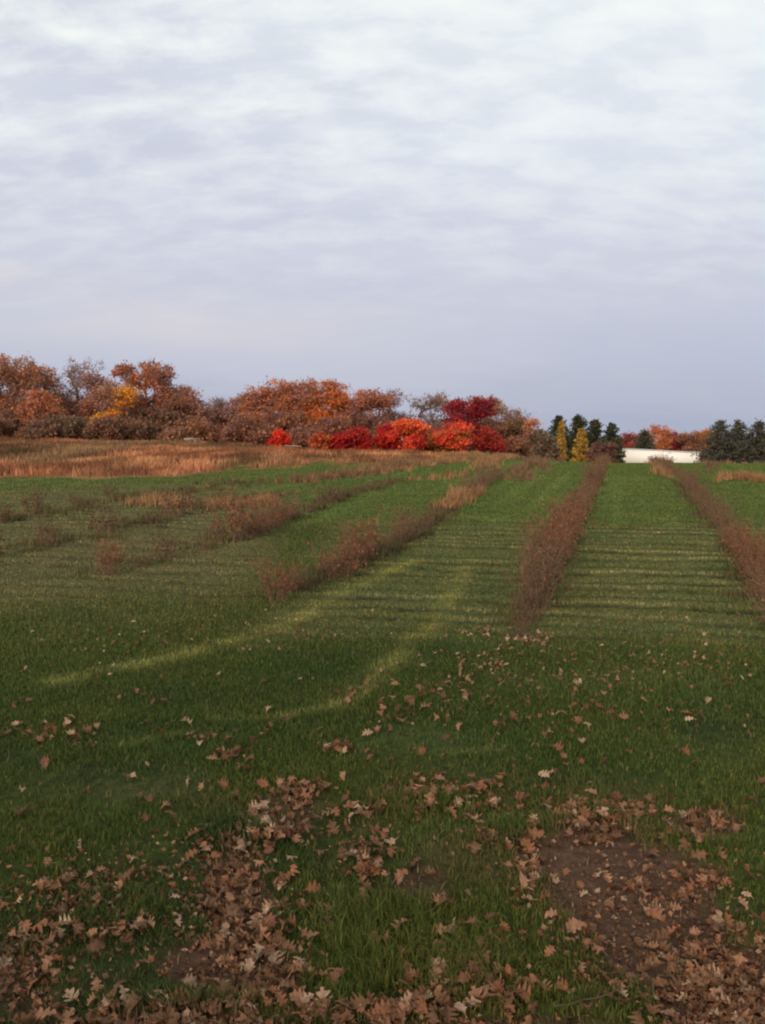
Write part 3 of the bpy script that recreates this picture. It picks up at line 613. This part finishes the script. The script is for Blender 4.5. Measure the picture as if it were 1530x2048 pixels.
# ------------------------------------------------------------------ white box trailer beyond the crest
def make_trailer():
    yl, yr = 150.0, 146.0; xl = float(slope(1243, 897)[0]) * yl; xr = float(slope(1398, 905)[0]) * yr
    zl = H + float(slope(1243, 897)[1]) * yl; zr = H + float(slope(1398, 905)[1]) * yr
    L = math.sqrt((xr - xl) ** 2 + (yr - yl) ** 2 + (zr - zl) ** 2); hb = 2.75; wh = 1.15
    e = empty('box_trailer', (xl, yl, zl - hb - wh)); e.rotation_euler = (0, math.asin((zl - zr) / L), math.atan2(yr - yl, xr - xl))
    WHITE = plain_mat('white_panels', (.90, .86, .78), (.84, .80, .72), .8, .5, .3); DARK = plain_mat('dark_steel', (.05, .05, .05), None, 9, .6); RUB = plain_mat('tyre_rubber', (.02, .02, .02), None, 30, .9); AL = plain_mat('aluminium', (.55, .55, .54), None, 5, .4, .5)
    m = Mesh(); m.box((0, 0, wh), (L, 2.5, wh + hb))
    for k in range(int(L / .61)): m.box((.3 + k * .61, -.02, wh + .12), (.34 + k * .61, 0, wh + hb - .1))
    obj('body', m.make('body', WHITE), e)
    m = Mesh(); m.box((-.03, -.045, wh + hb - .10), (L + .03, -.003, wh + hb + .03)); m.box((-.03, -.045, wh - .05), (L + .03, -.003, wh + .10)); obj('rail', m.make('rail', AL), e)
    m = Mesh(); m.box((-.05, .08, wh + .1), (-.005, 1.22, wh + hb - .1)); m.box((-.05, 1.28, wh + .1), (-.005, 2.42, wh + hb - .1)); dr = obj('door', m.make('door', WHITE), e)
    m = Mesh()
    for yy in (1.1, 1.4): m.tube((-.07, yy, wh + .15), (-.07, yy, wh + hb - .15), .02, .02, 6)
    obj('lock_bar', m.make('lock_bar', DARK), dr)
    m = Mesh(); m.box((.4, .7, wh - .35), (L - .4, .85, wh - .06)); m.box((.4, 1.65, wh - .35), (L - .4, 1.8, wh - .06)); obj('chassis', m.make('chassis', DARK), e)
    for xx in (1.6, 2.9):
        for yy in (.25, 2.25):
            m = Mesh(); m.disc_tube((xx, yy, .5), .27, .5, .14); wl = obj('wheel', m.make('wheel', RUB), e); m = Mesh(); m.disc_tube((xx, yy, .5), .02, .268, .10); obj('rim', m.make('rim', AL), wl)
    for yy in (.5, 2.0):
        m = Mesh(); m.box((L - 2.6, yy - .06, .04), (L - 2.48, yy + .06, wh - .05)); m.box((L - 2.7, yy - .14, 0), (L - 2.38, yy + .14, .04)); obj('landing_leg', m.make('landing_leg', DARK), e)
    tag(e, 'long white box trailer parked beyond the crest of the field', 'trailer')
make_trailer()

# pale cut branches lying before the tree line
for (u, v, lab) in [(372, 882, 'pale fallen branches on the ground under the dark mauve-brown tree'), (582, 889, 'small pale fallen branch right of the lone scarlet tree')]:
    y = 98 if u < 500 else 93; x = float(slope(u, v)[0]) * y; z = float(terrain(x, y, False)); m = Mesh(); r = np.random.default_rng(u)
    for k in range(9 if u < 500 else 4): a = np.array([r.normal() * .5, r.normal() * .3, .35 + .25 * r.random()]); m.tube(a, a + np.array([r.normal() * .9 + .6, r.normal() * .3, r.normal() * .12]), .07, .03, 6)
    o = obj('fallen_branches', m.make('fallen_branches', plain_mat('bleached_wood', (.62, .50, .42), None, 6)), None); o.location = (x, y, z + .1); o.scale = (.62, .62, .62); tag(o, lab, 'dead branches')

# ------------------------------------------------------------------ fallen oak leaves
def leaf_shape(r):
    """one lobed, curled oak leaf of unit length: vertices, faces"""
    n = 25; V = []; curl = r.uniform(-.5, 2.6) * r.choice([1, 1, -1]); bend = r.uniform(-2.2, 1.8); tw = r.uniform(-1.4, 1.4); fold = r.uniform(0, .8); nl = r.uniform(2.6, 3.6); dp = r.uniform(.45, .8); ph = r.uniform(0, .6); wd = r.uniform(.36, .52)
    j1, j2 = r.normal(size=n) * .05, r.normal(size=n) * .05
    for i in range(n):
        t = i / (n - 1)
        for s in (-1, -.5, 0, .5, 1):
            if t < .18: w = .014; 
            else:
                q = (t - .18) / .82; env = wd * math.sin(math.pi * min(1, q * .98 + .02) ** .8) ** .6 + .01
                lob = .5 - .5 * math.cos(2 * math.pi * nl * q + ph + (.35 if s > 0 else 0)); w = env * (1 - dp * (1 - lob ** .7)) + (j1 if s > 0 else j2)[i] * env
            x = s * w; yy = t * 1.2 - .55 + abs(s) * (.12 if t > .18 else 0) * (1 - t * .5)
            z = curl * x * x * (1.2 - .5 * t) + fold * abs(x) * .35 + bend * (yy) ** 2 * .5 + .03 * r.normal() * abs(s) + tw * x * yy + .05 * math.sin(9 * yy + 3 * s); V.append((x, yy, z))
    Fc = [(5 * i + j, 5 * i + j + 1, 5 * i + j + 6, 5 * i + j + 5) for i in range(n - 1) for j in range(4)]
    V = np.array(V); V[:, 2] -= np.percentile(V[:, 2], 20); return V, np.array(Fc)
SH = [leaf_shape(np.random.default_rng(400 + k)) for k in range(22)]
LC = {'pale tan': (.40, .27, .175), 'russet': (.25, .115, .060), 'brown': (.17, .092, .050), 'pinkish': (.31, .165, .095)}
ARC = {}
def arc(k, cname):
    if (k, cname) not in ARC:
        V, Fc = SH[k]; r = np.random.default_rng(k); c = np.array(LC[cname]) * (.85 + .3 * r.random((len(V), 1))); c[2::5] *= .8
        ARC[(k, cname)] = mesh_np('leaf', V, Fc, np.full(len(Fc), 4), c, M_LITTER, True)
    return ARC[(k, cname)]
zonesL = [  # frame centre, radii, count, clump
 (1430, 1960, 110, 100, 170), (1460, 2040, 120, 40, 60), (1205, 1640, 125, 38, 110), (1270, 1760, 130, 70, 20), (1400, 1650, 70, 25, 34), (1400, 1760, 90, 40, 22),
 (1060, 1730, 35, 60, 30), (470, 1760, 80, 90, 100), (560, 1660, 90, 35, 60), (600, 1585, 60, 22, 46), (470, 1517, 45, 10, 16), (670, 1503, 30, 9, 16), (740, 1730, 60, 50, 40), (500, 1900, 120, 80, 70),
 (700, 1625, 60, 20, 20), (900, 1600, 110, 35, 30), (850, 1590, 60, 30, 18), (110, 1790, 110, 60, 17), (100, 1880, 110, 60, 20), (60, 1950, 80, 60, 18), (230, 1830, 90, 60, 8), (300, 1780, 120, 80, 8), (120, 1470, 90, 22, 22), (420, 1475, 80, 10, 6),
 (1000, 1985, 70, 50, 34), (840, 1960, 60, 60, 20), (760, 2030, 200, 22, 60), (300, 2030, 260, 26, 60), (1010, 1640, 90, 60, 16), (1200, 1880, 120, 90, 12), (920, 1900, 110, 80, 14), (500, 2010, 120, 40, 30),
 (1060, 1285, 45, 14, 55), (965, 1335, 90, 36, 44), (1200, 1335, 150, 36, 44), (1400, 1330, 120, 30, 26), (820, 1400, 160, 34, 26), (1100, 1410, 320, 70, 64), (600, 1250, 180, 40, 34), (980, 1270, 60, 12, 18), (300, 1270, 200, 50, 26), (1300, 1240, 220, 60, 20)]
U, Vv = [], []
r = np.random.default_rng(12)
for cu, cv, ru, rv, m in zonesL:
    g = r.normal(size=(m, 2)) * .55; U += list(cu + g[:, 0] * ru); Vv += list(cv + g[:, 1] * rv)
m = 440; U += list(r.uniform(-60, 1590, m)); Vv += list(1270 + 900 * r.random(m) ** 1.5)
m = 110; U += list(r.uniform(-200, 1730, m)); Vv += list(r.uniform(1950, 2250, m))
U, Vv = np.array(U), np.clip(np.array(Vv), 1180, 2400)
lx, ly = ground_at(U, Vv); lz = terrain(lx, ly); zl = zones(lx, ly); order = np.argsort(ly + np.where((U < -5) | (U > 1535) | (Vv > 2070), 100, 0))
names = list(LC); lit_V, lit_F, lit_C, off = [], [], [], 0
special = {}
for rank, i in enumerate(order):
    k = int(r.integers(len(SH))); pc = [.12, .26, .38, .24] if ly[i] < 8 else [.5, .15, .15, .2]; cn = names[int(r.choice(4, p=pc))]
    sz = r.uniform(.040, .085) if ly[i] < 8 else r.uniform(.028, .055); dirt = zl['dirt'][i]
    rx, ry, rz = r.normal() * .5, r.normal() * .5, r.random() * 6.28
    lift = (.022 if dirt < .4 else .008) + r.random() * .018
    if rank < 298:
        o = obj('fallen_leaf', arc(k, cn)); o.location = (lx[i], ly[i], lz[i] + lift); o.rotation_euler = (rx, ry, rz); o.scale = (sz,) * 3
        where = 'on the bare dirt' if dirt > .45 else 'on the foreground grass'
        tag(o, {'pale tan': 'pale tan curled oak leaf lying ', 'russet': 'russet-brown oak leaf lying ', 'brown': 'dull brown curled oak leaf lying ', 'pinkish': 'pinkish brown oak leaf lying '}[cn] + where, 'leaf', f'{cn} oak leaves {where}')
    else:
        V, Fc = SH[k]; V = V * sz; cx_, sx_, cy_, sy_, cz_, sz_ = math.cos(rx), math.sin(rx), math.cos(ry), math.sin(ry), math.cos(rz), math.sin(rz)
        R = np.array([[cz_, -sz_, 0], [sz_, cz_, 0], [0, 0, 1]]) @ np.array([[cy_, 0, sy_], [0, 1, 0], [-sy_, 0, cy_]]) @ np.array([[1, 0, 0], [0, cx_, -sx_], [0, sx_, cx_]])
        lit_V.append(V @ R.T + np.array([lx[i], ly[i], lz[i] + lift])); lit_F.append(Fc + off); off += len(V); lit_C.append(np.repeat(np.array([LC[cn]]) * r.uniform(.75, 1.25), len(V), 0))
# broken leaf bits matted into the turf
m = 7000; ci = r.integers(len(zonesL), size=m); zz_ = np.array([q[:4] for q in zonesL], float); wgt = zz_[:, 2] * zz_[:, 3]; wgt[3] *= .25; wgt[30:] *= .35; ci = r.choice(len(zonesL), size=m, p=wgt / wgt.sum()); g = r.normal(size=(m, 2)) * .65
bu, bv = zz_[ci, 0] + g[:, 0] * zz_[ci, 2], np.clip(zz_[ci, 1] + g[:, 1] * zz_[ci, 3] * 1.2, 1240, 2400); bx, by = ground_at(bu, bv); bz = terrain(bx, by) + .008 + .02 * r.random(m)
bc = np.array([LC[k] for k in names])[r.integers(4, size=m)] * np.array([.9, .85, .8]) * (.5 + .7 * r.random((m, 1))); V, F_, S_, C_ = leafcards(r, np.stack([bx, by, bz], 1), .014, bc)
lit_V.append(V); lit_F.append(F_.reshape(-1, 4) + off); off += len(V); lit_C.append(C_)
Fl = np.concatenate(lit_F); tag(obj('leaf_litter', mesh_np('leaf_litter', np.concatenate(lit_V), Fl, np.full(len(Fl), 4), np.concatenate(lit_C), M_LITTER, True)), 'many smaller fallen leaves scattered farther off over the mown grass', 'fallen leaves', kind='stuff')

# clods, crumbs and small stones on the bare soil
m = 6000; u0 = r.uniform(250, 1560, m * 6); v0 = r.uniform(1580, 2150, m * 6); cx, cy = ground_at(u0, v0); zc_ = zones(cx, cy)['dirt']; k = (zc_ > .35) & (r.random(len(cx)) < .8); cx, cy = cx[k][:m], cy[k][:m]; cz = terrain(cx, cy); n = len(cx)
OC = np.array([(1, 0, 0), (-1, 0, 0), (0, 1, 0), (0, -1, 0), (0, 0, 1), (0, 0, -1)], float); OF = np.array([(0, 2, 4), (2, 1, 4), (1, 3, 4), (3, 0, 4), (2, 0, 5), (1, 2, 5), (3, 1, 5), (0, 3, 5)])
sz = .003 + .011 * r.random(n) ** 3; V = OC[None] * sz[:, None, None] * (.6 + .8 * r.random((n, 6, 1))) * np.array([1.2, 1.2, .8]) + np.stack([cx, cy, cz], 1)[:, None]
Fo = (OF[None] + 6 * np.arange(n)[:, None, None]).reshape(-1, 3); cc = np.array([.115, .068, .043]) * (.55 + .9 * r.random((n, 1)))
tag(obj('soil_crumbs', mesh_np('soil_crumbs', V.reshape(-1, 3), Fo, np.full(len(Fo), 3), np.repeat(cc, 6, 0), M_LITTER)), 'loose crumbs and clods of brown soil on the bare patches', 'soil', kind='stuff')
M_TWIG = plain_mat('damp_twig', (.16, .10, .065), None, 30, .9, .1)
# fallen twigs in the foreground
for (u, v, L, a, lab) in [(1190, 2012, .34, .2, 'thin bare brown twig lying in the grass beside the heap of leaves'), (100, 1848, .12, .1, 'shortest twig, among the scattered leaves at lower left'), (720, 1760, .22, 2.4, 'short dark twig across the matted leaves in the lower middle')]:
    x, y = [float(q[0]) for q in ground_at(u, v)]; z = float(terrain(x, y)) + .03; mt = Mesh(); p = np.array([-L / 2, 0, 0.])
    for k in range(6):
        q = p + np.array([L / 6, r.normal() * .012, r.normal() * .006]); mt.tube(p, q, .0022, .0018, 5)
        if k in (2, 4): mt.tube(q, q + np.array([.03, .03 * (-1) ** k, .012]), .002, .001, 4)
        p = q
    o = obj('fallen_twig', mt.make('fallen_twig', M_TWIG)); o.location = (x, y, z); o.rotation_euler = (0, 0, a); tag(o, lab, 'twig')
